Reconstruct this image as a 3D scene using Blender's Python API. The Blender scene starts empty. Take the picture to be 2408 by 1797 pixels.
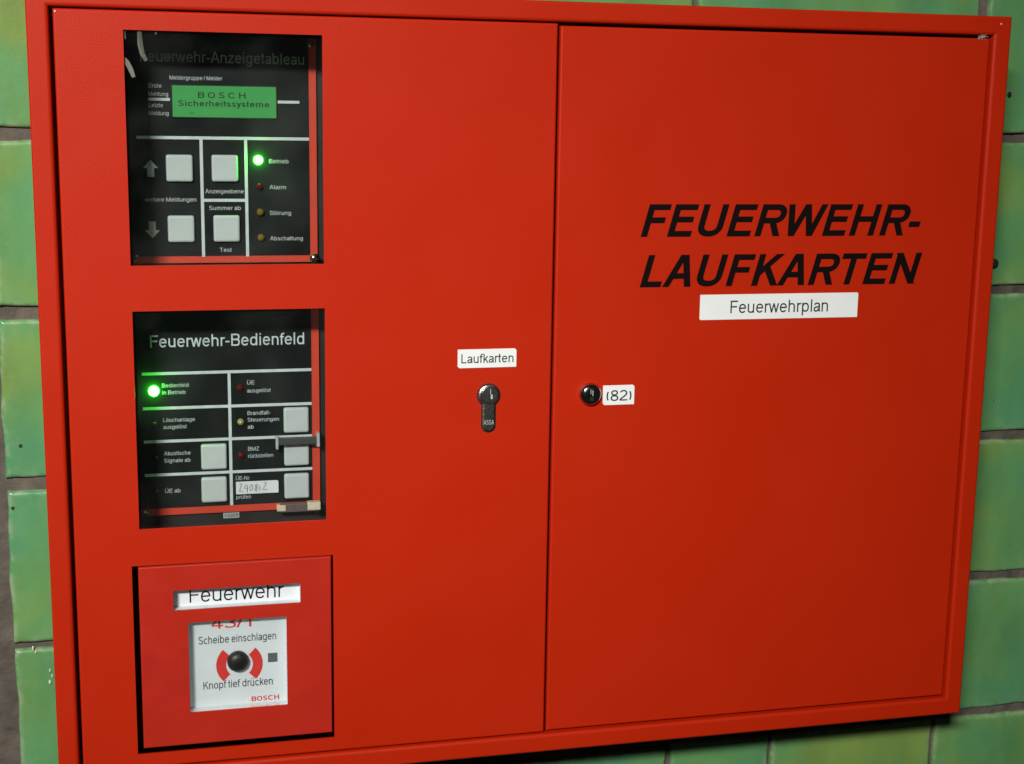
import bpy, bmesh, math, random
from mathutils import Vector, Matrix
random.seed(7)
S = bpy.context.scene
Z0 = 1.90                      # height of the cabinet's top edge above the floor (m)

# ------------------------------------------------------------------ camera
cam_d = bpy.data.cameras.new('camera')
cam = bpy.data.objects.new('camera', cam_d); S.collection.objects.link(cam)
cam_d.sensor_width = 36.0; cam_d.sensor_fit = 'HORIZONTAL'
cam_d.lens = 3423.75/2408*36.0
cam_d.clip_start = 0.01; cam_d.clip_end = 100
# columns: camera right / up / back axes in cabinet coordinates (x right, z up, y into the wall)
Rc = ((0.97059061, 0.02923476, -0.23895439), (0.01518149, 0.98319013, 0.18195244), (0.24025693, -0.18022901, 0.95383128))
M = Matrix(((Rc[0][0], Rc[0][1], Rc[0][2], 0.07189), (-Rc[2][0], -Rc[2][1], -Rc[2][2], -0.99229),
            (Rc[1][0], Rc[1][1], Rc[1][2], Z0-0.07584), (0, 0, 0, 1)))
cam.matrix_world = M
S.camera = cam

# ------------------------------------------------------------------ world + lamp
w = bpy.data.worlds.new('World'); S.world = w; w.use_nodes = True
w.node_tree.nodes['Background'].inputs[0].default_value = (0.75, 0.85, 0.80, 1)
w.node_tree.nodes['Background'].inputs[1].default_value = 0.016
S.view_settings.view_transform = 'Standard'; S.view_settings.look = 'None'
S.view_settings.exposure = 0.0; S.view_settings.gamma = 1.0
lamp_d = bpy.data.lights.new('ceiling_lamp', 'AREA'); lamp_d.shape = 'RECTANGLE'
lamp_d.size = 0.70; lamp_d.size_y = 0.20; lamp_d.energy = 8.6; lamp_d.color = (1.0, 0.985, 0.93)
lamp_d.spread = math.radians(40)
lamp = bpy.data.objects.new('ceiling_lamp', lamp_d); S.collection.objects.link(lamp)
lamp.location = (-1.15, -2.80, Z0+1.27)
aim = Vector((0.16, 0.0, Z0-0.24)) - lamp.location
lamp.rotation_euler = aim.to_track_quat('-Z', 'Y').to_euler()

# ------------------------------------------------------------------ materials
def mat(name):
    m = bpy.data.materials.new(name); m.use_nodes = True
    return m, m.node_tree, m.node_tree.nodes['Principled BSDF']
def N(t, kind, **kw):
    n = t.nodes.new(kind)
    for k, v in kw.items(): setattr(n, k, v)
    return n
def plain(name, col, rough=0.5, metal=0.0, spec=0.5, bump=None, coat=0.0, vary=0.0, vscale=60, rv=0.0):
    m, t, b = mat(name)
    b.inputs['Base Color'].default_value = (*col, 1); b.inputs['Roughness'].default_value = rough
    b.inputs['Metallic'].default_value = metal; b.inputs['Specular IOR Level'].default_value = spec
    b.inputs['Coat Weight'].default_value = coat
    tc = N(t, 'ShaderNodeTexCoord')
    if vary or rv:
        n = N(t, 'ShaderNodeTexNoise'); n.inputs['Scale'].default_value = vscale; n.inputs['Detail'].default_value = 6
        t.links.new(tc.outputs['Object'], n.inputs['Vector'])
    if vary:
        mr = N(t, 'ShaderNodeMapRange'); mr.inputs[1].default_value = 0.3; mr.inputs[2].default_value = 0.7
        mr.inputs[3].default_value = 1-vary; mr.inputs[4].default_value = 1+vary
        t.links.new(n.outputs['Fac'], mr.inputs[0])
        mx = N(t, 'ShaderNodeVectorMath', operation='SCALE'); mx.inputs[0].default_value = col
        t.links.new(mr.outputs[0], mx.inputs['Scale']); t.links.new(mx.outputs[0], b.inputs['Base Color'])
    if rv:
        m2 = N(t, 'ShaderNodeMapRange'); m2.inputs[1].default_value = 0.3; m2.inputs[2].default_value = 0.7
        m2.inputs[3].default_value = rough-rv; m2.inputs[4].default_value = rough+rv
        t.links.new(n.outputs['Fac'], m2.inputs[0]); t.links.new(m2.outputs[0], b.inputs['Roughness'])
    if bump:
        sc, st, di = bump
        n2 = N(t, 'ShaderNodeTexNoise'); n2.inputs['Scale'].default_value = sc; n2.inputs['Detail'].default_value = 4
        t.links.new(tc.outputs['Object'], n2.inputs['Vector'])
        bp = N(t, 'ShaderNodeBump'); bp.inputs['Strength'].default_value = st; bp.inputs['Distance'].default_value = di
        t.links.new(n2.outputs['Fac'], bp.inputs['Height']); t.links.new(bp.outputs[0], b.inputs['Normal'])
    return m
def emis(name, col, strength):
    m, t, b = mat(name)
    b.inputs['Base Color'].default_value = (*col, 1); b.inputs['Emission Color'].default_value = (*col, 1)
    b.inputs['Emission Strength'].default_value = strength; b.inputs['Roughness'].default_value = 0.3
    return m

RED = plain('red_powder_coat', (0.455, 0.0165, 0.0012), 0.48, spec=0.20, bump=(1100, 0.45, 0.0003), vary=0.02, vscale=9, rv=0.03)
def uneven(m):
    t = m.node_tree; b = t.nodes['Principled BSDF']; old = b.inputs['Normal'].links[0].from_node
    tc = N(t, 'ShaderNodeTexCoord'); n = N(t, 'ShaderNodeTexNoise'); n.inputs['Scale'].default_value = 5.5; n.inputs['Detail'].default_value = 2
    t.links.new(tc.outputs['Object'], n.inputs['Vector']); bp = N(t, 'ShaderNodeBump'); bp.inputs['Strength'].default_value = 0.5; bp.inputs['Distance'].default_value = 0.008
    t.links.new(n.outputs['Fac'], bp.inputs['Height']); t.links.new(bp.outputs[0], old.inputs['Normal'])
uneven(RED)
REDP = plain('red_plastic', (0.43, 0.020, 0.009), 0.38, spec=0.32, bump=(1500, 0.15, 0.0002), vary=0.04, vscale=40, rv=0.05)
REDR = plain('red_rim_plastic', (0.56, 0.05, 0.022), 0.45, bump=(900, 0.2, 0.0002), vary=0.06, vscale=40)
BLK = plain('black_panel_foil', (0.0075, 0.010, 0.0098), 0.40, spec=0.25, bump=(2500, 0.2, 0.0001), vary=0.25, vscale=30, rv=0.08)
BLKB = plain('black_backing', (0.009, 0.006, 0.005), 0.6, vary=0.2)
INK = plain('black_vinyl', (0.006, 0.003, 0.003), 0.6, spec=0.08)
INKG = plain('dark_ink', (0.03, 0.034, 0.038), 0.5)
PRTC = plain('caption_print', (0.44, 0.49, 0.49), 0.5)
PRTT = plain('shaded_title_print', (0.27, 0.30, 0.28), 0.6)  # title print darkened, the window edge's shade put into its colour
PRT = plain('pale_print', (0.50, 0.56, 0.57), 0.5, vary=0.08, vscale=200)
PRTG = plain('grey_print', (0.36, 0.40, 0.39), 0.5, vary=0.12, vscale=200)
BTN = plain('grey_button_plastic', (0.47, 0.52, 0.52), 0.30, bump=(1200, 0.15, 0.0001), vary=0.04, vscale=60)
WHT = plain('white_label', (0.80, 0.83, 0.82), 0.45, bump=(700, 0.15, 0.0002), vary=0.03, vscale=40)
WHTP = plain('white_plate', (0.66, 0.70, 0.73), 0.32, vary=0.03, vscale=40)
KNOB = plain('black_button_plastic', (0.008, 0.008, 0.008), 0.45)
CHR = plain('chrome', (0.62, 0.62, 0.60), 0.16, metal=1, bump=(400, 0.25, 0.0004))
CHRD = plain('dark_chrome', (0.50, 0.50, 0.48), 0.13, metal=1, bump=(300, 0.3, 0.0006))
NIK = plain('worn_nickel', (0.32, 0.315, 0.30), 0.34, metal=1, bump=(500, 0.5, 0.0004), vary=0.25, vscale=250)
CREAM = plain('cream_clip', (0.62, 0.52, 0.40), 0.35, vary=0.15, vscale=200)
DGR = plain('dark_grey_latch', (0.05, 0.052, 0.048), 0.4, vary=0.15)
SMK = plain('smoky_latch', (0.13, 0.10, 0.095), 0.3, vary=0.15)
REDI = plain('red_ink', (0.62, 0.035, 0.030), 0.45)
PENC = plain('faded_pen', (0.16, 0.18, 0.19), 0.6)
BRZ = plain('dark_window_foil', (0.10, 0.11, 0.13), 0.25)
HOLE = plain('dark_hole', (0.01, 0.01, 0.008), 0.7)
TAPE = plain('clear_tape_on_red', (0.43, 0.021, 0.012), 0.30, spec=0.4, vary=0.08, vscale=60)
FLK = plain('pale_fleck', (0.62, 0.64, 0.45), 0.6)
DUST = plain('pale_dust', (0.55, 0.50, 0.44), 0.9)
LCD = emis('green_backlit_screen', (0.045, 0.27, 0.070), 0.22)
LCDT = plain('dark_screen_text', (0.003, 0.030, 0.010), 0.5)
LEDG = emis('lit_green_lamp', (0.016, 1.0, 0.013), 135)
LEDR = plain('unlit_red_lamp', (0.10, 0.004, 0.003), 0.10)
LEDY = plain('unlit_yellow_lamp', (0.17, 0.11, 0.012), 0.10)
LEDY2 = plain('unlit_pale_lamp', (0.28, 0.28, 0.11), 0.10)
LEDD = plain('unlit_dark_lamp', (0.03, 0.012, 0.010), 0.15)

def glass_mat():
    m = bpy.data.materials.new('clear_cover'); m.use_nodes = True; t = m.node_tree
    t.nodes.clear(); out = N(t, 'ShaderNodeOutputMaterial')
    tr = N(t, 'ShaderNodeBsdfTransparent'); tr.inputs[0].default_value = (0.95, 0.96, 0.955, 1)
    gl = N(t, 'ShaderNodeBsdfGlossy'); gl.inputs['Roughness'].default_value = 0.04; gl.inputs[0].default_value = (1, 1, 1, 1)
    df = N(t, 'ShaderNodeBsdfDiffuse'); df.inputs[0].default_value = (0.5, 0.55, 0.52, 1)
    fr = N(t, 'ShaderNodeFresnel'); fr.inputs[0].default_value = 1.45
    mx = N(t, 'ShaderNodeMixShader'); t.links.new(fr.outputs[0], mx.inputs[0])
    t.links.new(tr.outputs[0], mx.inputs[1]); t.links.new(gl.outputs[0], mx.inputs[2])
    tc = N(t, 'ShaderNodeTexCoord'); n = N(t, 'ShaderNodeTexNoise'); n.inputs['Scale'].default_value = 22; n.inputs['Detail'].default_value = 7
    t.links.new(tc.outputs['Object'], n.inputs['Vector'])
    mr = N(t, 'ShaderNodeMapRange'); mr.inputs[1].default_value = 0.45; mr.inputs[2].default_value = 0.8; mr.inputs[3].default_value = 0.001; mr.inputs[4].default_value = 0.014
    t.links.new(n.outputs['Fac'], mr.inputs[0])
    m2 = N(t, 'ShaderNodeMixShader'); t.links.new(mr.outputs[0], m2.inputs[0]); t.links.new(mx.outputs[0], m2.inputs[1]); t.links.new(df.outputs[0], m2.inputs[2])
    t.links.new(m2.outputs[0], out.inputs[0]); return m
GLASS = glass_mat()

def reflection_mat():  # pale see-through diffuse that stands in for reflections in the pane
    m = bpy.data.materials.new('painted_reflection'); m.use_nodes = True; t = m.node_tree; t.nodes.clear(); out = N(t, 'ShaderNodeOutputMaterial')
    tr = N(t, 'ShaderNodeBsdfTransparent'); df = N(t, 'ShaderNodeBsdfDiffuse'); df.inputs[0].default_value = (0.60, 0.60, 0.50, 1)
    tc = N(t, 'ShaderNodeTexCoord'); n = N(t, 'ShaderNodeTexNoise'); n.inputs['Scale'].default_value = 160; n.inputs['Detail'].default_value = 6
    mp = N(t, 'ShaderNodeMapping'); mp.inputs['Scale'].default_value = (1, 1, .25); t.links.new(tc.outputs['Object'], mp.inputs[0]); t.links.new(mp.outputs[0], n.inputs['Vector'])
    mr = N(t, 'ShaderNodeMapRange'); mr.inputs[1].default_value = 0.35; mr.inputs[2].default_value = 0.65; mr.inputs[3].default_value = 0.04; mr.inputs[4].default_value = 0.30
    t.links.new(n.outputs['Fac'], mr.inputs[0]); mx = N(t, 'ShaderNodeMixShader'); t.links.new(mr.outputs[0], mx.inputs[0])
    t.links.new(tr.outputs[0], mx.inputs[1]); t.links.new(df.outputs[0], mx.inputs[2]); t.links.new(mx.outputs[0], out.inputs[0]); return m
REFLECTION = reflection_mat()

def tile_mat():
    m, t, b = mat('green_glazed_tile')
    tc = N(t, 'ShaderNodeTexCoord'); oi = N(t, 'ShaderNodeObjectInfo')
    ad = N(t, 'ShaderNodeVectorMath', operation='ADD'); t.links.new(tc.outputs['Object'], ad.inputs[0])
    sc = N(t, 'ShaderNodeVectorMath', operation='SCALE'); sc.inputs['Scale'].default_value = 3.7
    cb = N(t, 'ShaderNodeCombineXYZ')
    for i in range(3): t.links.new(oi.outputs['Random'], cb.inputs[i])
    t.links.new(cb.outputs[0], sc.inputs[0]); t.links.new(sc.outputs[0], ad.inputs[1])
    def noise(scale, det=4, stretch=None):
        n = N(t, 'ShaderNodeTexNoise'); n.inputs['Scale'].default_value = scale; n.inputs['Detail'].default_value = det
        if stretch:
            mp = N(t, 'ShaderNodeMapping'); mp.inputs['Scale'].default_value = stretch
            t.links.new(ad.outputs[0], mp.inputs[0]); t.links.new(mp.outputs[0], n.inputs['Vector'])
        else: t.links.new(ad.outputs[0], n.inputs['Vector'])
        return n
    n1 = noise(11, 3); cr = N(t, 'ShaderNodeValToRGB'); e = cr.color_ramp.elements
    e[0].position = 0.34; e[0].color = (0.088, 0.270, 0.125, 1); e[1].position = 0.68; e[1].color = (0.180, 0.285, 0.070, 1)
    x = e.new(0.52); x.color = (0.115, 0.285, 0.100, 1)
    t.links.new(n1.outputs['Fac'], cr.inputs[0])
    n2 = noise(16, 5, (2.0, 1, 0.9)); mr = N(t, 'ShaderNodeMapRange'); mr.inputs[1].default_value = 0.3; mr.inputs[2].default_value = 0.7
    mr.inputs[3].default_value = 0.87; mr.inputs[4].default_value = 1.12; t.links.new(n2.outputs['Fac'], mr.inputs[0])
    s1 = N(t, 'ShaderNodeVectorMath', operation='SCALE'); t.links.new(cr.outputs[0], s1.inputs[0]); t.links.new(mr.outputs[0], s1.inputs['Scale'])
    # paler glaze along the worn arrises (stored per vertex as 'edge')
    at = N(t, 'ShaderNodeAttribute', attribute_name='edge')
    n3 = noise(130, 4); ml = N(t, 'ShaderNodeMath', operation='MULTIPLY'); t.links.new(at.outputs['Fac'], ml.inputs[0])
    m3 = N(t, 'ShaderNodeMapRange'); m3.inputs[1].default_value = 0.40; m3.inputs[2].default_value = 0.62; t.links.new(n3.outputs['Fac'], m3.inputs[0])
    t.links.new(m3.outputs[0], ml.inputs[1])
    mx = N(t, 'ShaderNodeMix', data_type='RGBA'); t.links.new(ml.outputs[0], mx.inputs['Factor']); t.links.new(s1.outputs[0], mx.inputs['A'])
    mx.inputs['B'].default_value = (0.27, 0.38, 0.22, 1)
    # dark pits in the glaze
    vo = N(t, 'ShaderNodeTexVoronoi'); vo.inputs['Scale'].default_value = 42; t.links.new(ad.outputs[0], vo.inputs['Vector'])
    lt = N(t, 'ShaderNodeMath', operation='LESS_THAN'); lt.inputs[1].default_value = 0.062; t.links.new(vo.outputs['Distance'], lt.inputs[0])
    n4 = noise(60, 2); gt = N(t, 'ShaderNodeMath', operation='GREATER_THAN'); gt.inputs[1].default_value = 0.56; t.links.new(n4.outputs['Fac'], gt.inputs[0])
    m4 = N(t, 'ShaderNodeMath', operation='MULTIPLY'); t.links.new(lt.outputs[0], m4.inputs[0]); t.links.new(gt.outputs[0], m4.inputs[1])
    mx2 = N(t, 'ShaderNodeMix', data_type='RGBA'); t.links.new(m4.outputs[0], mx2.inputs['Factor']); t.links.new(mx.outputs['Result'], mx2.inputs['A'])
    mx2.inputs['B'].default_value = (0.03, 0.045, 0.02, 1)
    t.links.new(mx2.outputs['Result'], b.inputs['Base Color'])
    b.inputs['Roughness'].default_value = 0.24
    n5 = noise(38, 4); n6 = noise(400, 2)
    bp = N(t, 'ShaderNodeBump'); bp.inputs['Strength'].default_value = 0.5; bp.inputs['Distance'].default_value = 0.0012; t.links.new(n5.outputs['Fac'], bp.inputs['Height'])
    bp2 = N(t, 'ShaderNodeBump'); bp2.inputs['Strength'].default_value = 0.2; bp2.inputs['Distance'].default_value = 0.0003; t.links.new(n6.outputs['Fac'], bp2.inputs['Height'])
    t.links.new(bp.outputs[0], bp2.inputs['Normal']); t.links.new(bp2.outputs[0], b.inputs['Normal'])
    return m
TILE = tile_mat()
MORT = plain('brown_mortar', (0.095, 0.080, 0.064), 0.9, bump=(160, 0.8, 0.0022), vary=0.35, vscale=60)


# ------------------------------------------------------------------ a monoline grotesque drawn as strokes (cap height = 1)
def _E(cx, cz, rx, rz, a0, a1, n=14, p=2.35):
    out = []
    for k in range(n+1):
        a = math.radians(a0+(a1-a0)*k/n); c, s_ = math.cos(a), math.sin(a)
        out.append((cx+rx*math.copysign(abs(c)**(2/p), c), cz+rz*math.copysign(abs(s_)**(2/p), s_)))
    return out
def glyph(ch, t):
    h = t/2; X = .735; q = X-h; rd = .07; st = .09
    w = .60; r = (w-t)/2; cx = w/2; cz = X/2; rz = X/2-h          # lower-case bowl
    R = _E
    def o(*a): return a
    g = {
    'H': (.74, st, st, [[(h, 0), (h, 1)], [(.74-h, 0), (.74-h, 1)], [(h, .53), (.74-h, .53)]]),
    'F': (.62, st, .03, [[(h, 0), (h, 1)], [(h, 1-h), (.62, 1-h)], [(h, .51), (.56, .51)]]),
    'E': (.67, st, .05, [[(h, 0), (h, 1)], [(h, 1-h), (.66, 1-h)], [(h, .53), (.62, .53)], [(h, h), (.67, h)]]),
    'L': (.58, st, .03, [[(h, 1), (h, 0)], [(h, h), (.58, h)]]),
    'T': (.72, .03, .03, [[(0, 1-h), (.72, 1-h)], [(.36, 1), (.36, 0)]]),
    'U': (.72, st, st, [[(h, 1)]+R(.36, .36, .36-h, .36-h, 180, 360, 16)+[(.72-h, 1)]]),
    'N': (.74, st, st, [[(h, 0), (h, 1)], [(.74-h, 0), (.74-h, 1)], [(h*.9, 1-h*.4), (.74-h*.9, h*.4)]]),
    'M': (.88, st, st, [[(h, 0), (h, 1)], [(.88-h, 0), (.88-h, 1)], [(h, 1-h*.3), (.44, h*.5)], [(.88-h, 1-h*.3), (.44, h*.5)]]),
    'A': (.82, .01, .01, [[(h*1.1, 0), (.41-h*.25, 1)], [(.82-h*1.1, 0), (.41+h*.25, 1)], [(.19, .34), (.63, .34)]]),
    'K': (.74, st, .0, [[(h, 0), (h, 1)], [(h, .36), (.70-h, 1)], [(.30, .60), (.74-h*.8, 0)]]),
    'W': (1.14, .0, .0, [[(h*.9, 1), (.30, h*.2)], [(.30, h*.2), (.57, 1-h*.3)], [(.57, 1-h*.3), (.84, h*.2)], [(.84, h*.2), (1.14-h*.9, 1)]]),
    'R': (.74, st, .03, [[(h, 0), (h, 1)], [(h, 1-h), (.44, 1-h)]+R(.44, (1-h+.49)/2, .25-h*.2, (1-h-.49)/2, 90, -90, 12)+[(h, .49)], [(.40, .49), (.735-h*1.1, .0)]]),
    'P': (.68, st, .03, [[(h, 0), (h, 1)], [(h, 1-h), (.42, 1-h)]+R(.42, .72, .25-h*.3, .28-h, 90, -90, 12)+[(h, .44+h)]]),
    'B': (.70, st, .05, [[(h, 0), (h, 1)], [(h, 1-h), (.42, 1-h)]+R(.42, (1-h+.53)/2, .23-h*.5, (1-h-.53)/2, 90, -90, 12)+[(h, .53)], [(h, .53), (.44, .53)]+R(.44, (.53+h)/2, .26-h, (.53-h)/2, 90, -90, 12)+[(h, h)]]),
    'O': (.82, .05, .05, [R(.41, .5, .41-h, .5-h, 0, 360, 28)]),
    'C': (.78, .05, .05, [R(.41, .5, .41-h, .5-h, 38, 322, 24)]),
    'D': (.76, st, .05, [[(h, 0), (h, 1)], [(h, 1-h), (.36, 1-h)]+R(.36, .5, .40-h, .5-h, 90, -90, 16)+[(h, h)]]),
    'S': (.68, .05, .05, [R(.34, .745, .31-h, .255-h, 15, 270, 14)[:-1]+R(.34, .265, .34-h, .265-h, 90, -168, 16)]),
    'Z': (.70, .04, .04, [[(.04, 1-h), (.68, 1-h)], [(.66-h*.2, 1-h), (.04+h*.2, h)], [(.0, h), (.70, h)]]),
    'a': (.56, .05, .04, [R(.285, q-.185, .225-h*.3, .185, 165, 0, 12)+[(.51-h*.5, .10), (.56, .02)], [(.50-h, .43)]+R(.22, .205, .22-h, .215-h, 80, 345, 14)+[(.51-h, .26)]]),
    'b': (w, st, rd, [[(h, 0), (h, 1)], R(cx, cz, r, rz, 0, 360, 22)]),
    'd': (w, rd, st, [[(w-h, 0), (w-h, 1)], R(cx, cz, r, rz, 0, 360, 22)]),
    'p': (w, st, rd, [[(h, -.28), (h, X)], R(cx, cz, r, rz, 0, 360, 22)]),
    'g': (w, rd, st, [[(w-h, X)]+R(cx, -.02, r, .25-h, 0, -155, 12), R(cx, cz, r, rz, 0, 360, 22)]),
    'c': (.55, rd, .04, [R(cx, cz, r, rz, 38, 322, 18)]),
    'e': (.58, rd, rd, [[(h, cz+.02), (w-h-.01, cz+.02)]+R(cx, cz, r, rz, 3, 325, 22)]),
    'o': (w, rd, rd, [R(cx, cz, r, rz, 0, 360, 22)]),
    'u': (.56, st, st, [[(h, X)]+R(.28, .26, .28-h, .26-h, 180, 350, 12), [(.56-h, X), (.56-h, 0)]]),
    'n': (.56, st, st, [[(h, 0), (h, X)], R(.28, X-.27, .28-h, .27-h, 170, 0, 12)+[(.56-h, 0)]]),
    'h': (.56, st, st, [[(h, 0), (h, 1)], R(.28, X-.27, .28-h, .27-h, 170, 0, 12)+[(.56-h, 0)]]),
    'm': (.90, st, st, [[(h, 0), (h, X)], R(.24+h*.3, X-.24, .24-h*.7, .24-h, 170, 0, 10)+[(.48-h*.4, 0)], R(.66, X-.24, .24-h, .24-h, 170, 0, 10)+[(.90-h, 0)]]),
    'r': (.34, st, .0, [[(h, 0), (h, X)], R(.33, X-.27, .33-h, .27-h, 168, 88, 8)]),
    'w': (.86, .01, .01, [[(h*.9, X), (.235, h*.2)], [(.235, h*.2), (.43, X-h*.2)], [(.43, X-h*.2), (.625, h*.2)], [(.625, h*.2), (.86-h*.9, X)]]),
    'y': (.54, .01, .01, [[(h*.9, X), (.27, h*.3)], [(.54-h*.9, X), (.25, -.05), (.17, -.20), (.05, -.22)]]),
    'z': (.54, .04, .04, [[(.03, X-h), (.51, X-h)], [(.49, X-h), (.04, h)], [(.0, h), (.54, h)]]),
    'k': (.54, st, .0, [[(h, 0), (h, 1)], [(h, .25), (.50-h*.6, X)], [(.22, .45), (.54-h*.8, 0)]]),
    'l': (t, st, st, [[(h, 0), (h, 1)]]),
    'i': (t, st, st, [[(h, 0), (h, X)], [(h, .87), (h, 1)]]),
    'f': (.34, .02, .0, [R(.36, .80, .36-.13-h*.2, .2-h, 88, 180, 8)+[(.13+h*.2, 0)], [(0, X-h), (.33, X-h)]]),
    't': (.32, .02, .03, [[(.13+h*.2, .95), (.13+h*.2, .18)]+R(.30, .16, .17-h*.2, .16-h, 180, 268, 7), [(0, X-h), (.31, X-h)]]),
    's': (.52, .05, .05, [R(.26, .545, .235-h, .19-h, 20, 270, 11)[:-1]+R(.26, .195, .26-h, .195-h, 90, -165, 12)]),
    '-': (.34, .05, .05, [[(0, .36), (.34, .36)]]),
    '/': (.36, .0, .0, [[(h*.5, 0), (.36-h*.5, 1)]]),
    '.': (t, .07, .07, [[(h, 0), (h, t)]]),
    '(': (.26, .08, .03, [R(.42, .46, .42-h, .62, 140, 220, 12, 2)]),
    ')': (.26, .03, .08, [R(-.16, .46, .42-h, .62, 40, -40, 12, 2)]),
    '0': (.66, .05, .05, [R(.33, .5, .33-h, .5-h, 0, 360, 26)]),
    '1': (.42, .08, .12, [[(.40-h, 0), (.40-h, 1)], [(.08, .77), (.28, .83), (.40-h, 1-h)]]),
    '2': (.66, .05, .05, [R(.33, .70, .31-h, .30-h, 165, -35, 14)+[(.08, .16), (.04, h)], [(.02, h), (.66, h)]]),
    '3': (.66, .05, .05, [R(.32, .745, .29-h, .255-h, 160, -90, 14), R(.32, .27, .34-h, .27-h, 90, -165, 16)]),
    '4': (.68, .03, .03, [[(.52-h, 0), (.52-h, 1)], [(.49-h, 1-h*.6), (.04, .30)], [(.02, .27), (.68, .27)]]),
    '7': (.64, .05, .05, [[(0, 1-h), (.64, 1-h)], [(.62, 1-h), (.38, .50), (.24, 0)]]),
    '8': (.66, .05, .05, [R(.33, .75, .29-h, .25-h, 0, 360, 22), R(.33, .265, .33-h, .27-h, 0, 360, 22)]),
    ' ': (.28, 0, 0, []),
    }
    for u, l, base_h in (('ü', 'u', X), ('ö', 'o', X), ('Ü', 'U', 1.0)):
        if ch == u:
            W_, a, b, S_ = g[l]; c = W_/2; z = base_h+.14
            return (W_, a, b, S_+[[(c-.15, z), (c-.15, z+t)], [(c+.15, z), (c+.15, z+t)]])
    return g[ch]
def clip_z(poly, z, keep_below):
    out = []
    for i, p in enumerate(poly):
        q = poly[i-1]; ip = (p.y <= z) if keep_below else (p.y >= z); iq = (q.y <= z) if keep_below else (q.y >= z)
        if ip != iq: k = (z-q.y)/(p.y-q.y); out.append(Vector((q.x+(p.x-q.x)*k, z)))
        if ip: out.append(p)
    return out
def stroke(pts, t):
    if len(pts) == 2 and abs(pts[0][0]-pts[1][0]) > .02 and abs(pts[0][1]-pts[1][1]) > .1:
        a, b = Vector(pts[0]), Vector(pts[1])
        if a.y > b.y: a, b = b, a
        X = .735; lo = 0.0 if abs(a.y) < .1 else None; hi = 1.0 if b.y > .9 else (X if abs(b.y-X) < .1 else None)
        d = (b-a).normalized(); n = Vector((-d.y, d.x))*t/2
        if lo is not None: a = a-d*t
        if hi is not None: b = b+d*t
        poly = [a+n, a-n, b-n, b+n]
        if lo is not None: poly = clip_z(poly, lo, False)
        if hi is not None: poly = clip_z(poly, hi, True)
        return poly, [tuple(range(len(poly)))]
    P = [Vector(p) for p in pts]; P = [p for i, p in enumerate(P) if i == 0 or (p-P[i-1]).length > 1e-4]
    closed = (P[0]-P[-1]).length < 1e-3
    if closed: P = P[:-1]
    n = len(P); L_, R_ = [], []
    for i in range(n):
        a = P[i-1] if (i > 0 or closed) else None; b = P[(i+1) % n] if (i < n-1 or closed) else None
        d1 = (P[i]-a).normalized() if a is not None else None; d2 = (b-P[i]).normalized() if b is not None else None
        if d1 is None: d1 = d2
        if d2 is None: d2 = d1
        n1 = Vector((-d1.y, d1.x)); n2 = Vector((-d2.y, d2.x)); m = n1+n2
        m = m/max(m.dot(n1), .9) if m.length > 1e-6 else n1
        L_.append(P[i]+m*t/2); R_.append(P[i]-m*t/2)
    fs = [(i, (i+1) % n, n+(i+1) % n, n+i) for i in range(n if closed else n-1)]
    return L_+R_, fs

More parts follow.
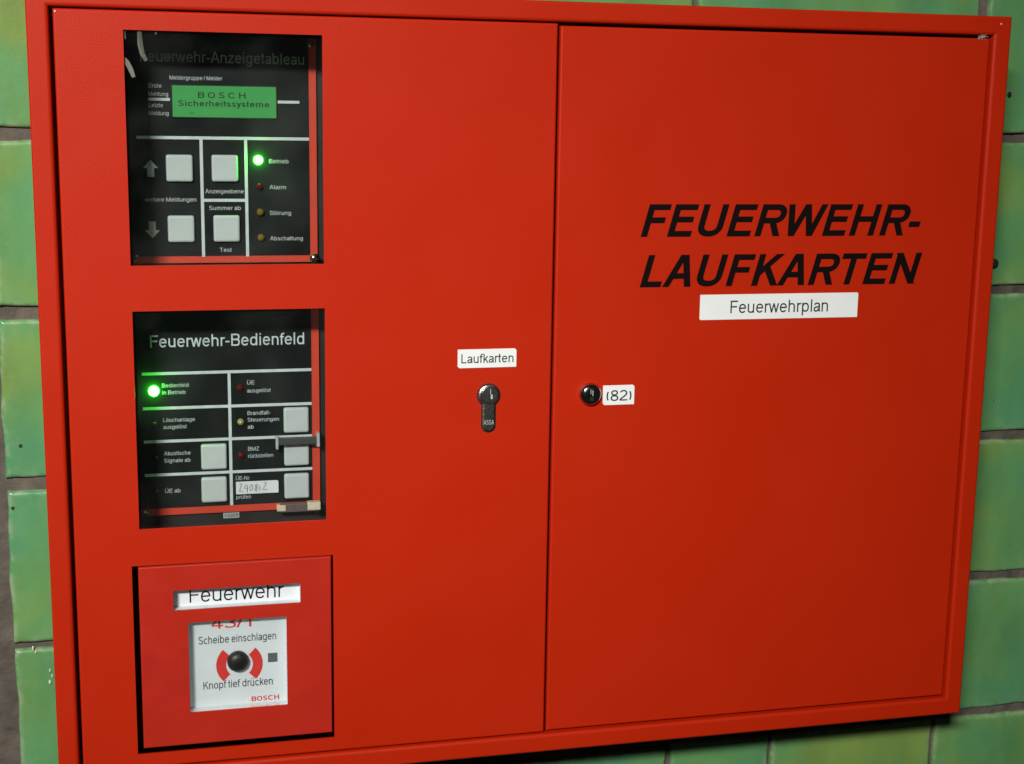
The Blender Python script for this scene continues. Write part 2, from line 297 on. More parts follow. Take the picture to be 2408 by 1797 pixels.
# ------------------------------------------------------------------ helpers (all sizes in mm; x right, y into the wall, z up from the cabinet's top edge)
def co(x, y, z): return Vector((x/1000, y/1000, z/1000))
class MB:
    def __init__(s): s.v = []; s.f = []; s.m = []; s.sm = []; s.mats = []
    def mi(s, m):
        if m not in s.mats: s.mats.append(m)
        return s.mats.index(m)
    def add(s, vs, fs, m, smooth=False):
        o = len(s.v); s.v += [co(*p) for p in vs]; k = s.mi(m)
        for f in fs: s.f.append([o+i for i in f]); s.m.append(k); s.sm.append(smooth)
        return s
    def box(s, x0, x1, y0, y1, z0, z1, m, bev=0.0):
        b = bmesh.new(); r = bmesh.ops.create_cube(b, size=1)
        for v in b.verts: v.co = Vector(((x0+x1)/2+v.co.x*(x1-x0), (y0+y1)/2+v.co.y*(y1-y0), (z0+z1)/2+v.co.z*(z1-z0)))
        if bev: bmesh.ops.bevel(b, geom=b.edges[:], offset=bev, segments=2, affect='EDGES', profile=0.6)
        b.verts.index_update(); s.add([v.co[:] for v in b.verts], [[v.index for v in f.verts] for f in b.faces], m); b.free(); return s
    def loops(s, rings, m, cap0=False, cap1=True, smooth=True):
        n = len(rings[0]); vs = [p for r in rings for p in r]; fs = []
        for k in range(len(rings)-1):
            for i in range(n):
                j = (i+1) % n; fs.append([k*n+i, k*n+j, (k+1)*n+j, (k+1)*n+i])
        s.add(vs, fs, m, smooth)
        if cap0: s.add(rings[0], [list(range(n))[::-1]], m)
        if cap1: s.add(rings[-1], [list(range(n))], m)
        return s
    def prism(s, poly, y0, y1, m, bev=0.0):      # outline in x/z, front at y0
        c = (sum(p[0] for p in poly)/len(poly), sum(p[1] for p in poly)/len(poly))
        def ins(d):
            out = []; n = len(poly)
            for i in range(n):
                a, b_, c_ = Vector(poly[i-1]), Vector(poly[i]), Vector(poly[(i+1) % n])
                e1 = (b_-a).normalized(); e2 = (c_-b_).normalized(); n1 = Vector((-e1.y, e1.x)); n2 = Vector((-e2.y, e2.x))
                q = n1+n2; q = q/max(q.dot(n1), 0.3); out.append(b_+q*d)
            return out
        area = sum(poly[i-1][0]*poly[i][1]-poly[i][0]*poly[i-1][1] for i in range(len(poly)))
        if area < 0: poly = poly[::-1]
        R = [[(p[0], y1, p[1]) for p in poly]]
        if bev:
            R.append([(p[0], y0+bev, p[1]) for p in poly])
            R.append([(p[0], y0+bev*0.3, p[1]) for p in ins(bev*0.3)])
            R.append([(p[0], y0, p[1]) for p in ins(bev)])
        else: R.append([(p[0], y0, p[1]) for p in poly])
        return s.loops(R, m, smooth=False)
    def rect_rings(s, prof, X0, X1, ZB, ZT, m, rad=0, cap=False, smooth=True):   # prof: list of (inset, y)
        R = []
        for u, y in prof:
            x0, x1, z0, z1 = X0+u, X1-u, ZB+u, ZT-u; r = max(rad-u, 0.001) if rad else 0
            if rad:
                pts = []
                for cx, cz, a0 in ((x1-r, z0+r, -90), (x1-r, z1-r, 0), (x0+r, z1-r, 90), (x0+r, z0+r, 180)):
                    for k in range(5):
                        a = math.radians(a0+k*22.5); pts.append((cx+r*math.cos(a), y, cz+r*math.sin(a)))
            else: pts = [(x0, y, z0), (x1, y, z0), (x1, y, z1), (x0, y, z1)]
            R.append(pts)
        if rad or not smooth: s.loops(R, m, cap1=cap, smooth=smooth)
        else:                                    # four separate sides so mitres stay sharp
            for i in range(4):
                j = (i+1) % 4; vs = []; fs = []
                for r in R: vs += [r[i], r[j]]
                for k in range(len(R)-1): fs.append([2*k, 2*k+1, 2*k+3, 2*k+2])
                s.add(vs, fs, m, True)
            if cap: s.add(R[-1], [[0, 1, 2, 3]], m)
        return s
    def lathe(s, x, z, prof, m, seg=32, cap=True, sx=1.0):     # prof: list of (radius, y)
        R = [[(x+r*sx*math.cos(2*math.pi*k/seg), y, z+r*math.sin(2*math.pi*k/seg)) for k in range(seg)] for r, y in prof]
        return s.loops(R, m, cap1=cap)
    def plate(s, x0, x1, z0, z1, y, holes, m, lip=1.5):     # flat face with rectangular cut-outs and their inner lips
        xs = sorted({x0, x1, *[h[0] for h in holes], *[h[1] for h in holes]}); zs = sorted({z0, z1, *[h[2] for h in holes], *[h[3] for h in holes]})
        for a, b in zip(xs, xs[1:]):
            for c, d in zip(zs, zs[1:]):
                mx, mz = (a+b)/2, (c+d)/2
                if any(h[0] < mx < h[1] and h[2] < mz < h[3] for h in holes): continue
                s.add([(a, y, c), (b, y, c), (b, y, d), (a, y, d)], [[0, 1, 2, 3]], m)
        for h in holes:
            r = 0.35
            s.rect_rings([(0, y), (0.0, y+lip)], h[0], h[1], h[2], h[3], m, smooth=True)
        return s
    def text(s, body, x0, x1, zb, cap, y, m, shear=0.0, bold=0.0, spacing=1.0, align='fit', rot=0.0):
        # zb baseline height, cap = capital height; the line is stretched between x0 and x1
        t = .118+bold; pen = 0; L = []
        for ch in body:
            W_, lb, rb, SS = glyph(ch, t); pen += lb*spacing
            for st_ in SS:
                v_, f_ = stroke(st_, t); L.append(([(p.x+pen, p.y) for p in v_], f_))
            pen += W_+rb*spacing+(spacing-1)*.1
        xs = [p[0]+shear*p[1] for v_, f_ in L for p in v_]; mn, mxx2 = min(xs), max(xs); kx = (x1-x0)/(mxx2-mn); i = 0
        for v_, f_ in L:
            yy = y-.012*(i % 4); i += 1
            vs = [(x0+(px-mn+shear*pz)*kx, yy, zb+pz*cap) for px, pz in v_]
            fs = []
            for f in f_:
                (ax, _, az), (bx, _, bz), (cx_, _, cz_) = vs[f[0]], vs[f[1]], vs[f[2]]
                fs.append(f if (bx-ax)*(cz_-az)-(bz-az)*(cx_-ax) > 0 else f[::-1])
            s.add(vs, fs, m)
        return s
    def build(s, name, parent=None, label=None, cat=None, group=None, kind=None, origin=None):
        me = bpy.data.meshes.new(name); o_ = origin or (0, 0, 0); ov = co(*o_)
        me.from_pydata([v-ov for v in s.v], [], s.f)
        for m in s.mats: me.materials.append(m)
        for p, k, q in zip(me.polygons, s.m, s.sm): p.material_index = k; p.use_smooth = q
        me.update(); o = bpy.data.objects.new(name, me); S.collection.objects.link(o)
        o.parent = parent
        if parent is None: o.location = ov + Vector((0, 0, Z0))
        else:
            pw = Vector((0, 0, 0)); p = parent
            pw = Vector(p.get('_o', (0, 0, 0))); o.location = ov - pw
        o['_o'] = list(ov)
        for k, v in (('label', label), ('category', cat), ('group', group), ('kind', kind)):
            if v: o[k] = v
        return o
def empty(name, x, y, z, label, cat):
    o = bpy.data.objects.new(name, None); S.collection.objects.link(o); o.empty_display_size = 0.05
    o.location = co(x, y, z) + Vector((0, 0, Z0)); o['_o'] = list(co(x, y, z)); o['label'] = label; o['category'] = cat; return o
# ------------------------------------------------------------------ wall of green glazed tiles
WY = 85.0
mb = MB(); nx, nz = 150, 90
def mh(x, z): return WY+4.6+0.7*math.sin(x*.071+z*.043)*math.cos(z*.09-x*.02)
gx = [-560+i*(1790/nx) for i in range(nx+1)]; gz = [-975+i*(1270/nz) for i in range(nz+1)]
mb.add([(x, mh(x, z)+random.uniform(-.7, .7), z) for z in gz for x in gx],
       [[j*(nx+1)+i, j*(nx+1)+i+1, (j+1)*(nx+1)+i+1, (j+1)*(nx+1)+i] for j in range(nz) for i in range(nx)], MORT, True)
mb.box(-560, 1230, WY+12, WY+120, -975, 295, MORT)
wall = mb.build('wall', label='old wall of green glazed tiles with brown mortar joints behind the red cabinet', kind='structure')

def tile_mesh(wd, ht, seed):
    rnd = random.Random(seed); GX, GZ = 30, 18
    def pos(n, L):
        out = []
        e = [0, .6, 1.4, 2.6, 4.2]; out = e[:]; k = n-2*len(e)+2
        for i in range(1, k): out.append(4.2+(L-8.4)*i/k)
        return out+[L-q for q in e[::-1]]
    xs = pos(GX, wd); zs = pos(GZ, ht); a = [rnd.uniform(0, 6.28) for _ in range(12)]
    nX, nZ = len(xs), len(zs)
    def wob(t, i): return .4*math.sin(t*.045+a[i])+.35*math.sin(t*.16+a[i+1])+.22*math.sin(t*.52+a[i+2])
    def jag(): return rnd.uniform(-.28, .28)
    jx0 = [jag() for _ in range(nZ)]; jx1 = [jag() for _ in range(nZ)]; jz0 = [jag() for _ in range(nX)]; jz1 = [jag() for _ in range(nX)]
    vs, ed = [], []
    for k, z in enumerate(zs):
        for i, x in enumerate(xs):
            d = min(x, wd-x, z, ht-z); q = max(0, 1-d/2.8)
            y = 2.2*q**2.6 + .5*math.sin(x*.017+a[0])*math.cos(z*.03+a[1])
            fx = 1-min(1, x/14); gx_ = 1-min(1, (wd-x)/14); fz = 1-min(1, z/14); gz_ = 1-min(1, (ht-z)/14)
            X = x + fx*(wob(z, 0)+jx0[k]) + gx_*(wob(z, 3)+jx1[k]); Z = z + fz*(wob(x, 6)+jz0[i]) + gz_*(wob(x, 9)+jz1[i])
            vs.append((X-wd/2, y, Z-ht/2)); ed.append(max(0, 1-d/5.0))
    fs = [[k*nX+i, k*nX+i+1, (k+1)*nX+i+1, (k+1)*nX+i] for k in range(nZ-1) for i in range(nX-1)]
    rim = [i for i in range(nX)] + [k*nX+nX-1 for k in range(1, nZ)] + [(nZ-1)*nX+i for i in range(nX-2, -1, -1)] + [k*nX for k in range(nZ-2, 0, -1)]
    o = len(vs)
    for r in rim: v = vs[r]; vs.append((v[0]*.995, 9.5, v[2]*.992)); ed.append(0.25)
    n = len(rim)
    for i in range(n): j = (i+1) % n; fs.append([rim[j], rim[i], o+i, o+j])
    me = bpy.data.meshes.new('tile'); me.from_pydata([co(*v) for v in vs], [], fs); me.materials.append(TILE)
    at = me.attributes.new('edge', 'FLOAT', 'POINT'); at.data.foreach_set('value', ed)
    for p in me.polygons: p.use_smooth = True
    me.update(); return me
cols = [(-548, -306, -6), (-298, -50, -6), (-33.5, 208, -5.5), (216, 480.5, -3), (484.5, 725, 0), (733, 972, 0), (980, 1220, 0)]
cache = {}
for k in range(-3, 7):
    zt = -90.3-125.2*(k-1)-3.8; zb = -90.3-125.2*k+3.8
    for ci, (xa, xb, dz) in enumerate(cols):
        spans = [(xa, xb)]
        dt = 1.0 if ci <= 2 else 0.0
        if k == 5 and ci == 4: spans = [(484.5, 573), (576, 727.5)]
        if k == 5 and ci == 5: spans = [(730.5, 972)]
        for (a, b) in spans:
            top = 3.5 if (ci == 2 and k == 4) else -dt
            top_, zb_ = top, zb+dt
            key = (round(b-a), top, random.randrange(3))
            if key not in cache: cache[key] = tile_mesh(b-a, zt-zb_+top_, len(cache)+11)
            o = bpy.data.objects.new('tile', cache[key]); S.collection.objects.link(o); o.parent = wall
            o.location = co((a+b)/2, WY+random.uniform(-.5, .7), (zt+zb_+top_)/2+dz); 
            o.rotation_euler = (random.uniform(-.006, .006), 0, random.uniform(-.004, .004))
# plug, small chipped hole
mb = MB(); mb.lathe(752.8, -193, [(3.9, WY+3), (3.9, WY-2), (3.2, WY-3), (1.8, WY-3.2)], HOLE, 20); mb.build('wall_plug', wall, label='black round plug in the tile beside the cabinet')
mb = MB(); mb.lathe(756.0, -55.5, [(2.7, WY+2), (2.5, WY-.4), (1.6, WY-.6)], HOLE, 9, sx=.8); mb.build('glaze_chip', wall, label='small dark chip in the glaze right of the cabinet')

mb = MB()
for x, z, q in ((-20.5, -471.5, 1.5), (-18.6, -474.2, .9), (-9.2, -489.5, 1.0), (-7.8, -494.0, 1.1), (-9.6, -498.5, 1.3)):
    R = [[(x+q*w_*math.cos(a*1.047)*(.7+.3*math.sin(a*2.1+x)), WY-y_, z+q*w_*1.5*math.sin(a*1.047)) for a in range(6)] for w_, y_ in ((1, -.6), (.9, .3), (.4, .7))]
    mb.loops(R, FLK)
mb.build('paint_fleck', wall, label='small pale flecks stuck on the lower left tile', kind='stuff')

# ------------------------------------------------------------------ cabinet
cab = empty('fire_service_cabinet', 350, 85, -275, 'large red painted steel double-door cabinet on the green tiled wall, lettered FEUERWEHR-LAUFKARTEN', 'cabinet')
def arc(u0, y0, r, n=4, kind='out'):   # rounded outer edge from side wall to front
    return [(u0+r*(1-math.cos(math.pi/2*k/n)), y0+r*(1-math.sin(math.pi/2*k/n))) for k in range(n+1)]
mb = MB()
prof = [(0, 84.6)] + arc(0, 0, 1.6)
mb.rect_rings(prof, 0, 700, -550, 0, RED)
mb.rect_rings([(1.6, 0), (11.6, 0)], 0, 700, -550, 0, RED, smooth=False)
prof = [(11.6, 0), (12.5, .18), (13.3, .75), (13.8, 1.6), (13.9, 2.6), (13.9, 22)]
mb.rect_rings(prof, 0, 700, -550, 0, RED)
mb.box(1.5, 698.5, 82, 84.5, -548.5, -1.5, RED)
# inner faces of the case
mb.rect_rings([(13.9, 22), (2.2, 22.4), (2.2, 82)], 0, 700, -550, 0, RED)
frame = mb.build('frame', cab)

def door(name, x0, x1, z0, z1, y, holes, r=1.5):
    mb = MB()
    mb.rect_rings([(0, y+17)] + arc(0, y, r, 5), x0, x1, z0, z1, RED)
    mb.plate(x0+r, x1-r, z0+r, z1-r, y, holes, RED)
    mb.plate(x0+r, x1-r, z0+r, z1-r, y+1.5, holes, RED, 0.01)
    return mb.build(name, cab)
H1 = (59.4, 187.4, -179.5, -27.2); H2 = (59.5, 187.6, -360.6, -210.0); H3 = (53.6, 192.0, -524.4, -386.4)
YL, YR = 1.6, 3.2
ld = door('left_door', 16.4, 350.0, -534.9, -14.9, YL, [H1, H2, H3])
rd = door('right_door', 352.2, 684.8, -534.6, -16.2, YR, [])
ld['label'] = 'left red door with three square cut-outs and a profile lock'; rd['label'] = 'plain right red door with black lettering'

# clear panes fixed behind the two upper cut-outs, with reflections painted on as pale streaks
def pane(h, streaks):
    mb = MB(); mb.box(h[0]-6, h[1]+6, YL+2.0, YL+4.0, h[2]-6, h[3]+6, GLASS, .2); o = mb.build('window_pane', ld, label='clear pane behind a cut-out of the left door')
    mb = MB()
    for i_, (pts, wd) in enumerate(streaks):
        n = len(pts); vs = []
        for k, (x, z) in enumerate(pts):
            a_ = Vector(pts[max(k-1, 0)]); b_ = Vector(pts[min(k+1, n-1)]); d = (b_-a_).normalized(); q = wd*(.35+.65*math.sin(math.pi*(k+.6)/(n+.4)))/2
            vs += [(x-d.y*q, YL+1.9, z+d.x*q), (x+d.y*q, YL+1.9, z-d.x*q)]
        mb.add(vs, [[2*k, 2*k+1, 2*k+3, 2*k+2] for k in range(n-1)], REFLECTION)
    if streaks: mb.build('reflection_streak', ld, label='pale streak painted in for a reflection in the pane')
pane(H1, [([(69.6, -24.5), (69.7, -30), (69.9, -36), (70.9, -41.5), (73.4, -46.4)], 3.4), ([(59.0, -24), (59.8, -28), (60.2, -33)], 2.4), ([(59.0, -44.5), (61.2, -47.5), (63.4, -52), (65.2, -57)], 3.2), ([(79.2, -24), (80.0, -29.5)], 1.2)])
pane(H2, [])

mb = MB(); mb.prism([(690.4, -6.2), (691.4, -5.9), (691.2, -4.9), (690.2, -5.2)], -.1, .05, FLK); mb.build('paint_chip', cab)
mb = MB(); mb.prism([(17.4, -17.4), (18.5, -17.2), (18.3, -16.3), (17.5, -16.4)], YL-.1, YL+.3, FLK); mb.build('paint_chip', cab)

# stickers
def sticker(parent, x0, x1, z0, z1, y, cut, txt):
    mb = MB()
    mb.prism([(x0+cut, z0), (x1, z0), (x1, z1-cut), (x1-cut, z1), (x0, z1), (x0, z0+cut)], y-.45, y, WHT, .12)
    body, a, b, zb, cap, kw = txt
    mb.text(body, a, b, zb, cap, y-.52, INKG, **kw)
    return mb.build('label_plate', parent)
sticker(ld, 281.0, 323.8, -254.4, -241.0, YL, 1.3, ('Laufkarten', 283.6, 321.6, -250.9, 6.6, dict(bold=.008)))['label'] = 'white Laufkarten label above the profile lock'
sticker(rd, 389.7, 413.8, -285.0, -270.4, YR, 1.3, ('(82)', 392.4, 411.6, -282.0, 8.0, dict(bold=.008)))['label'] = 'small white label reading (82)'
sticker(rd, 462.4, 589.0, -223.7, -205.0, YR, .9, ('Feuerwehrplan', 486.3, 564.6, -219.0, 9.4, {}))['label'] = 'long white Feuerwehrplan label'
mb = MB()
mb.text('FEUERWEHR-', 414.9, 637.2, -162.4, 23.4, YR-.18, INK, shear=.235, bold=.062)
mb.text('LAUFKARTEN', 415.4, 640.2, -198.9, 23.4, YR-.18, INK, shear=.235, bold=.062)
mb.build('lettering', rd, label='black slanted FEUERWEHR-LAUFKARTEN lettering')

# profile cylinder lock
def keyhole(cx, cz, r, hw, bot, n=20):
    pts = []; a0 = math.acos(hw/r)
    a_start = -math.pi/2+ (math.pi/2-a0)          # right junction
    a_start = -a0; a_end = math.pi+a0
    for k in range(n+1):
        a = a_start+(a_end-a_start)*k/n; pts.append((cx+r*math.cos(a), cz+r*math.sin(a)))
    for k in range(11):
        a = math.pi+math.pi*k/10; pts.append((cx+hw*math.cos(a), bot+hw+hw*math.sin(a)))
    return pts
mb = MB(); mb.prism(keyhole(303.9, -274.6, 8.2, 5.0, -301.4), YL-1.8, YL+10, NIK, 1.5)
mb.prism(keyhole(303.9, -274.6, 8.8, 5.5, -302.0), YL-.05, YL+.2, HOLE)
lk = mb.build('profile_lock', ld, label='grey metal profile cylinder lock')
mb = MB(); mb.lathe(303.9, -274.0, [(6.2, YL-1.5), (6.1, YL-2.2), (5.6, YL-2.5)], NIK, 28)
mb.box(303.2, 306.4, YL-2.72, YL-2.5, -277.4, -268.6, HOLE); mb.box(304.8, 306.0, YL-3.0, YL-2.6, -276.8, -273.6, PRT); mb.box(304.3, 304.9, YL-2.9, YL-2.6, -273.4, -269.4, PRTG)  # key bits in pale matt colour, painted in for bright metal glints
mb.text('ASSA', 300.0, 307.6, -295.6, 3.4, YL-1.9, PRTG, bold=.01)
k_ = mb.build('key_plug', ld)
# round cam lock on the right door
mb = MB(); mb.lathe(379.7, -276.2, [(8.3, YR+6), (8.3, YR-1.6), (8.0, YR-3.0), (7.2, YR-4.1), (6.0, YR-4.9), (4.4, YR-5.4), (2.4, YR-5.7), (0.6, YR-5.75)], CHRD, 36)
mb.box(378.4, 381.0, YR-5.72, YR-4.4, -280.4, -271.4, HOLE, .1); mb.box(380.0, 380.7, YR-5.85, YR-5.2, -276.8, -272.8, PRTG); mb.box(378.6, 379.1, YR-5.8, YR-5.2, -275.4, -272.0, PRTG)  # grey matt key bits stand in for highlights on the metal
mb.build('round_lock', rd, label='round chrome key lock')

# ------------------------------------------------------------------ panels behind the door's upper windows
PY = 42.0
def hrule(mb, x0, x1, z, t=2.1): mb.add([(x0, PY-.12, z-t/2), (x1, PY-.12, z-t/2), (x1, PY-.12, z+t/2), (x0, PY-.12, z+t/2)], [[0, 1, 2, 3]], PRT)
def vrule(mb, x, z0, z1, t=2.1): mb.add([(x-t/2, PY-.15, z0), (x+t/2, PY-.15, z0), (x+t/2, PY-.15, z1), (x-t/2, PY-.15, z1)], [[0, 1, 2, 3]], PRT)
def screw(parent, x, z, y, r=2.6):
    mb = MB(); mb.lathe(x, z, [(r, y), (r, y-1.0), (r*.82, y-1.9), (r*.45, y-2.3)], CHR, 20)
    mb.box(x-r*.7, x+r*.7, y-2.36, y-1.6, z-.25, z+.25, HOLE); mb.box(x-.25, x+.25, y-2.37, y-1.6, z-r*.7, z+r*.7, HOLE)
    return mb.build('screw', parent)
btn_mesh = {}
def button(parent, cx, cz, w_=18.0, h_=18.4):
    mb = MB(); x0, x1, z0, z1 = -w_/2, w_/2, -h_/2, h_/2
    mb.rect_rings([(0, 0), (0.05, -1.9), (.3, -2.6), (.8, -3.0), (1.5, -3.15)], x0, x1, z0, z1, BTN, rad=1.6, cap=True)
    if 'b' not in btn_mesh:
        o = mb.build('button', parent); btn_mesh['b'] = o.data
    else:
        o = bpy.data.objects.new('button', btn_mesh['b']); S.collection.objects.link(o); o.parent = parent
    o.location = co(cx, PY, cz+.4) - Vector(parent['_o']); return o
def lampled(parent, x, z, m, label, r=2.4):
    mb = MB(); pr = [(r, PY)] + [(r*math.cos(math.radians(a)), PY-1.2-r*math.sin(math.radians(a))) for a in (0, 20, 40, 60, 78)]
    mb.lathe(x, z, pr, m, 20); return mb.build('indicator_lamp', parent, label=label)
def cap(parent, lines, m=PRTC):
    mb = MB()
    for (body, x0, x1, zb, c) in lines: mb.text(body, x0, x1, zb, c, PY-.14, m, bold=.004)
    return mb.build('caption', parent)
def housing(root, bx, zt, zb, plate, rim_r, rim_b, back=80):
    mb = MB(); mb.box(bx[0], bx[1], PY+3.2, back, zb, zt, BLKB); mb.build('backing_case', root)
    px0, px1, pz0, pz1 = plate
    mb = MB(); mb.box(px0-.1, rim_r, PY+.5, PY+3.1, rim_b, pz1+.1, REDR, .3); mb.build('red_rim', root)
    mb = MB(); mb.box(px0, px1, PY, PY+1.2, pz0, pz1, BLK); return mb.build('front_plate', root)
def cover(root, x0, x1, z0, z1, y):
    mb = MB(); mb.box(x0, x1, y, y+2.0, z0, z1, GLASS, .2); return mb.build('clear_cover', root, label='clear glossy cover pane')

# --- upper panel: Feuerwehr-Anzeigetableau
p1 = empty('fire_display_panel', 124, 60, -180, 'black display panel with green text screen in the topmost window of the left door', 'display panel')
housing(p1, (47, 205), -12, -197, (61, 182.2, -177.2, -28), 187.6, -182.2, 72)
mb = MB(); hrule(mb, 65.5, 182.2, -96.2); vrule(mb, 108.3, -178.0, -95.2); vrule(mb, 138.5, -178.0, -95.2); hrule(mb, 108.3, 138.5, -138.7); hrule(mb, 73.8, 88.3, -70.6, 1.9); hrule(mb, 160.4, 175.8, -71.1, 1.9)
mb.build('printed_lines', p1)
mb = MB(); mb.rect_rings([(0, PY), (0, PY-.8), (.5, PY-1.0), (.9, PY-.4)], 89.0, 160.6, -83.0, -60.2, BLKB, cap=False, smooth=True)
mb.add([(89.6, PY-.35, -82.6), (160.2, PY-.35, -82.6), (160.2, PY-.35, -60.6), (89.6, PY-.35, -60.6)], [[0, 1, 2, 3]], LCD)
scr = mb.build('screen', p1, label='green backlit text screen')
mb = MB(); mb.text('B O S C H', 107, 139, -69.2, 3.9, PY-.45, LCDT, bold=.04); mb.text('Sicherheitssysteme', 93.8, 155.2, -74.9, 3.9, PY-.45, LCDT, bold=.04); mb.text('-', 101, 103.6, -81.0, 3.9, PY-.45, LCDT)
mb.build('screen_text', scr)
cap(p1, [('Feuerwehr-Anzeigetableau', 69.5, 179.3, -45.6, 7.4)], PRTT)
cap(p1, [('Meldergruppe / Melder', 88.4, 123.6, -57.3, 2.8)])
cap(p1, [('Erste', 74.2, 83, -62.9, 2.8), ('Meldung', 74.2, 87.2, -68.4, 2.8)]); cap(p1, [('Letzte', 74.2, 83.6, -75.9, 2.8), ('Meldung', 74.2, 87.2, -81.2, 2.8)])
for bx, bz in ((93.4, -117.2), (124, -117.1), (93.5, -158.7), (124.4, -158.6)): button(p1, bx, bz)
def arrow(cx, cz, s):
    mb = MB(); pts = [(-2.3, -5.6), (2.3, -5.6), (2.3, .4), (5.0, .4), (0, 6), (-5.0, .4), (-2.3, .4)]
    vs = [(cx+x*(1), PY-.14, cz+z*s) for x, z in pts]; mb.add(vs, [list(range(7)) if s > 0 else list(range(7))[::-1]], PRTG)
    mb.build('arrow_symbol', p1)
arrow(74.2, -117.2, 1); arrow(74.2, -158.8, -1)
cap(p1, [('weitere Meldungen', 69.7, 104.2, -139.6, 2.9)])
cap(p1, [('Anzeigeebene', 110.4, 136.6, -133.9, 2.9)]); cap(p1, [('Summer ab', 112.8, 134.4, -145.4, 2.9)]); cap(p1, [('Test', 119.3, 127.6, -174.5, 2.9)])
for t_, x1_, z_ in (('Betrieb', 167.8, -113.1), ('Alarm', 165.8, -131.0), ('Störung', 169.1, -148.9), ('Abschaltung', 177.2, -166.7)): cap(p1, [(t_, 154.3, x1_, z_, 2.9)])
lampled(p1, 146.9, -110.9, LEDG, 'lit green lamp', 3.2); lampled(p1, 147.4, -129.1, LEDR, 'unlit red lamp'); lampled(p1, 147.8, -146.9, LEDY, 'unlit yellow lamp', 2.6); lampled(p1, 148.0, -164.6, LEDY, 'unlit yellow lamp', 2.6)
screw(p1, 184.8, -179.2, 36, 3.6)
for x, z in ((62.2, -177.6), (183.4, -31.5)): screw(p1, x, z, 36)

# the display panel sits a little deeper than the control panel and is slightly larger
p1.location = co(124.4, 68.1, -180.8) + Vector((0, 0, Z0)); p1.scale = (1.0077,)*3

# --- middle panel: Feuerwehr-Bedienfeld
p2 = empty('fire_control_panel', 124, 60, -360, 'black control panel with six grey buttons in the middle window of the left door', 'control panel')
housing(p2, (47, 205), -199, -386, (61, 182.2, -357.2, -212), 187.9, -362.6)
mb = MB()
for z in (-259.6, -284.4, -308.3, -332.6): hrule(mb, 64.0, 182.2, z)
vrule(mb, 124.0, -357.4, -258.6); mb.build('printed_lines', p2)
cap(p2, [('Feuerwehr-Bedienfeld', 70.4, 177.3, -241.0, 8.6)], PRT)
for bx, bz in ((170.9, -296.3), (170.9, -320.7), (170.7, -345.2), (112.2, -321.0), (111.9, -345.2)): button(p2, bx, bz)
cap(p2, [('Bedienfeld', 77.6, 95.8, -269.6, 2.9), ('in Betrieb', 77.6, 93.6, -274.6, 2.9)])
cap(p2, [('ÜE', 136.5, 141.8, -269.2, 2.9), ('ausgelöst', 136.5, 153.0, -275.0, 2.9)])
cap(p2, [('Löschanlage', 77.6, 99.6, -294.4, 2.9), ('ausgelöst', 77.6, 93.8, -299.4, 2.9)])
cap(p2, [('Brandfall-', 136.4, 152.6, -291.4, 2.9), ('Steuerungen', 136.4, 158.6, -296.3, 2.9), ('ab', 136.4, 140.6, -301.4, 2.9)])
cap(p2, [('Akustische', 77.6, 96.0, -318.6, 2.9), ('Signale ab', 77.6, 95.8, -323.8, 2.9)])
cap(p2, [('BMZ', 136.4, 144.4, -317.6, 2.9), ('rückstellen', 136.4, 154.2, -322.8, 2.9)])
cap(p2, [('ÜE ab', 77.6, 88.4, -346.0, 2.9)])
cap(p2, [('ÜE-Nr.', 127.4, 137.4, -338.9, 2.8), ('prüfen', 127.4, 137.8, -352.9, 2.8)])
mb = MB(); mb.prism([(127.3, -349.4), (157.6, -349.4), (157.6, -341.0), (156.6, -340.2), (127.3, -340.2)], PY-.5, PY, WHTP, .1)
for i_, q_ in enumerate(([(129.6, -341.9), (131.4, -341.4), (130.9, -343.6), (129.6, -347.0), (132.2, -347.6)], [(134.6, -342.0), (133.0, -345.0), (135.8, -345.2)], [(135.6, -342.8), (135.2, -348.4)],
        [(138.4, -342.4), (137.0, -344.4), (137.4, -347.0), (139.0, -346.2), (139.2, -343.4), (138.4, -342.4)], [(141.8, -342.2), (140.8, -343.8), (142.4, -345.6), (141.6, -347.6), (140.4, -346.4), (142.9, -343.6), (141.8, -342.2)],
        [(144.4, -343.4), (144.0, -347.2)], [(147.2, -340.9), (149.0, -342.2), (146.0, -346.6), (149.6, -346.9)])):
    v_, f_ = stroke(q_, .42); mb.add([(p.x, PY-.58-.01*i_, p.y) for p in v_], [f[::-1] for f in f_]+[f for f in f_], PENC)
mb.build('number_field', p2, label='white field with a handwritten number')
lampled(p2, 71.9, -271.8, LEDG, 'lit green lamp', 3.7)
for x, z, m_, l_ in ((131.5, -271.1, LEDR, 'unlit red lamp'), (131.5, -296.0, LEDY2, 'unlit pale yellow lamp'), (131.3, -320.5, LEDR, 'unlit red lamp'), (72.4, -319.5, LEDD, 'unlit dark lamp'), (72.0, -344.0, LEDD, 'unlit dark lamp'), (71.9, -295.8, LEDD, 'unlit dark lamp')): lampled(p2, x, z, m_, l_)
for x, z in ((63.5, -359.3), (185.0, -362.0), (183.4, -213)): screw(p2, x, z, 36)
mb = MB(); mb.box(156.6, 185.4, PY-9.0, PY-5.6, -312.6, -307.4, DGR, .6); mb.box(155.6, 157.3, PY-9.6, PY-3.0, -315.4, -306.2, PRTG, .4); mb.box(184.7, 186.8, PY-9.6, PY-3.0, -314.6, -304.6, PRTG, .4)
mb.build('latch_bar', p2, label='dark latch bar over the right buttons')
mb = MB(); mb.box(158, 184, PY-8, PY-4, -362.6, -356.6, SMK, .6); mb.box(155.6, 162, PY-9, PY-3.0, -361.4, -357.0, CREAM, .5); mb.box(177.6, 187, PY-9, PY-3.0, -361.6, -355.8, CREAM, .5)
mb.build('latch_bar', p2, label='smoky latch bar with cream end clips')
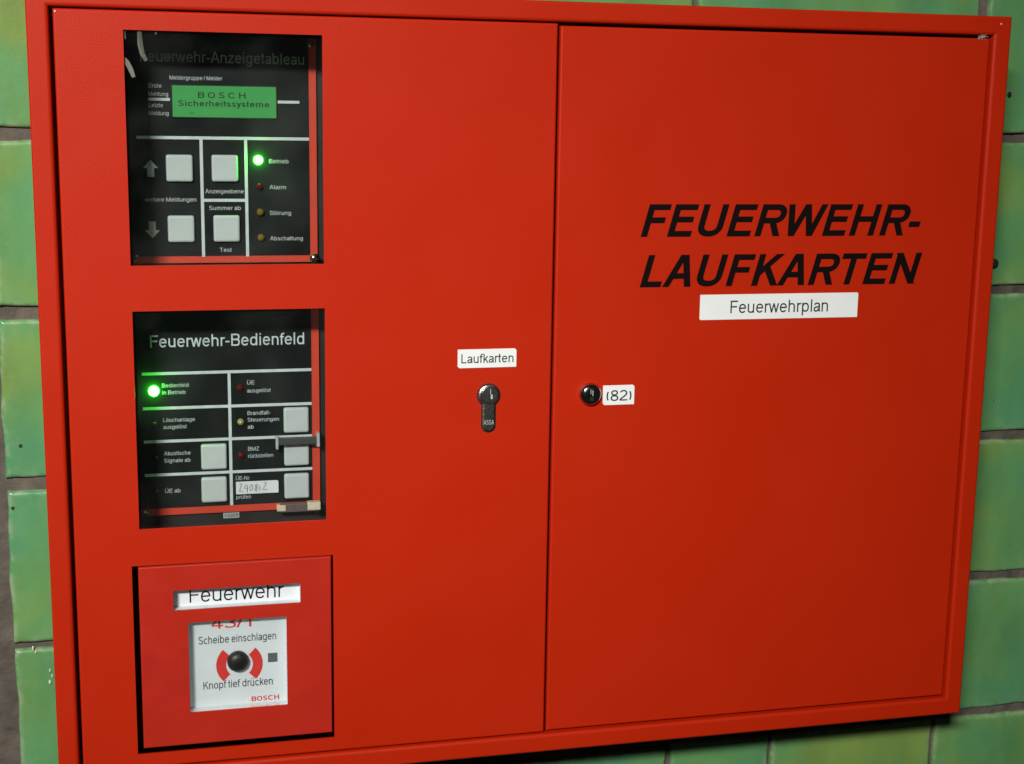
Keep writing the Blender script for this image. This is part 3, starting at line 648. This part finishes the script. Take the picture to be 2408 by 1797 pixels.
mb = MB(); mb.box(118, 129.4, PY+2.3, PY+3.3, -367.6, -363.4, PRTG, .1); mb.text('ESSER', 119, 128.6, -366.6, 2.3, PY+2.2, INK, bold=.01); mb.build('maker_plate', p2)

# --- manual call point in the lowest window
p3 = empty('manual_call_point', 124, 40, -520, 'red manual call point with white break-glass window in the lowest cut-out of the left door', 'call point')
FY = 1.2
A = (80.8, 168.6, -420.2, -405.6); B = (90.4, 158.6, -496.2, -429.6)
mb = MB(); fx0, fx1, fz0, fz1 = 57.7, 190.6, -520.2, -387.4
mb.rect_rings([(0, FY+14)]+arc(0, FY, 1.0, 4), fx0, fx1, fz0, fz1, REDP)
mb.plate(fx0+1, fx1-1, fz0+1, fz1-1, FY, [A, B], REDP, 1.6)
mb.build('face_frame', p3)
for q in (A, B):
    mb = MB(); mb.rect_rings([(-.02, FY+1.6), (-.02, 10.0)], *q, WHTP); mb.build('window_sleeve', p3)
mb = MB(); mb.box(60, 188, 15.4, 60, -518, -389.5, BLKB); mb.box(80, 170, 12.0, 15.2, -426, -401, WHTP)
mb.build('mounting_case', p3)
mb = MB(); mb.box(59.0, 90.2, FY-.1, FY, -492, -447.5, TAPE); mb.build('tape_strip', p3, label='faint clear tape strip on the left of the call point face')
TP = 10.0
mb = MB(); mb.box(79.8, 169.6, TP, TP+1.5, -421.2, -401.8, WHTP)
mb.text('Feuerwehr', 92.0, 157.6, -417.9, 10.8, TP-.12, INK, bold=-.02); mb.build('title_plate', p3, label='white strip reading Feuerwehr')
mb = MB(); mb.box(89.6, 159.4, TP, TP+1.5, -499.6, -424.6, WHTP)
mb.text('43/1', 106.4, 134.4, -438.4, 8.0, TP-.12, REDI, bold=.01)
mb.text('Scheibe einschlagen', 97.4, 151.8, -449.3, 5.8, TP-.12, INKG, bold=.004)
mb.text('Knopf tief drücken', 100.0, 148.8, -483.2, 5.8, TP-.12, INKG, bold=.004)
mb.text('BOSCH', 133.6, 153.2, -495.0, 3.7, TP-.12, REDI, bold=.06)
for sgn in (-1, 1):
    n = 14; vs = []; fs = []
    for k in range(n+1):
        a = math.radians(-46+92*k/n)
        for r in (9.4, 16.4): vs.append((125.6+sgn*r*math.cos(a), TP-.14, -466.3+r*math.sin(a)))
    fs = [[2*k, 2*k+1, 2*k+3, 2*k+2] for k in range(n)]; mb.add(vs, fs, REDI)
mb.add([(145.7, TP-.14, -466.3), (152.5, TP-.14, -466.3), (152.5, TP-.14, -459.4), (145.7, TP-.14, -459.4)], [[0, 1, 2, 3]], BRZ)
mb.build('instruction_plate', p3, label='white plate with instructions, red arcs and dark square')
mb = MB(); mb.lathe(124.5, -463.2, [(7.4, TP), (7.6, TP-2.0), (7.3, TP-3.6), (6.3, TP-4.9), (4.9, TP-5.8), (3.0, TP-6.3), (1.0, TP-6.5)], KNOB, 36)
mb.build('push_button', p3, label='black domed push button')
mb = MB(); mb.box(90.5, 158.5, 3.2, 4.2, -496.1, -429.7, GLASS, .1); mb.build('break_glass', p3)

# ------------------------------------------------------------------ dust caught above the right door
def strands(mb, cx, cz, y, n, L, rad):
    for _ in range(n):
        a = random.uniform(0, 6.28); p = Vector((cx+random.uniform(-L, L)*.6, y+random.uniform(-.6, .6), cz+random.uniform(-.3, .3)*L*.4)); d = Vector((math.cos(a), random.uniform(-.3, .3), math.sin(a)*.6))
        R = []
        for k in range(5):
            q = p+d*(L*k/4)+Vector((0, 0, .15*L*math.sin(k*1.3+a)))*.5; u = Vector((0, 1, 0)); v_ = d.cross(u).normalized()
            R.append([tuple(q+(u*math.cos(t)+v_*math.sin(t))*rad) for t in (0, 2.1, 4.2)])
        mb.loops(R, DUST)
mb = MB(); strands(mb, 677.5, -15.2, 2.2, 26, 3.6, .13)
mb.build('dust_fluff', None, 'pale dust fluff caught in the gap above the right door corner', 'dust', origin=(677.5, 2.2, -15.2))
mb = MB(); strands(mb, 668, -553, 40, 3, 16, .12)
mb.build('cobweb_strand', None, 'thin cobweb strands hanging under the right lower corner of the cabinet', 'cobweb', origin=(668, 40, -553))

for o in bpy.data.objects:
    if '_o' in o: del o['_o']
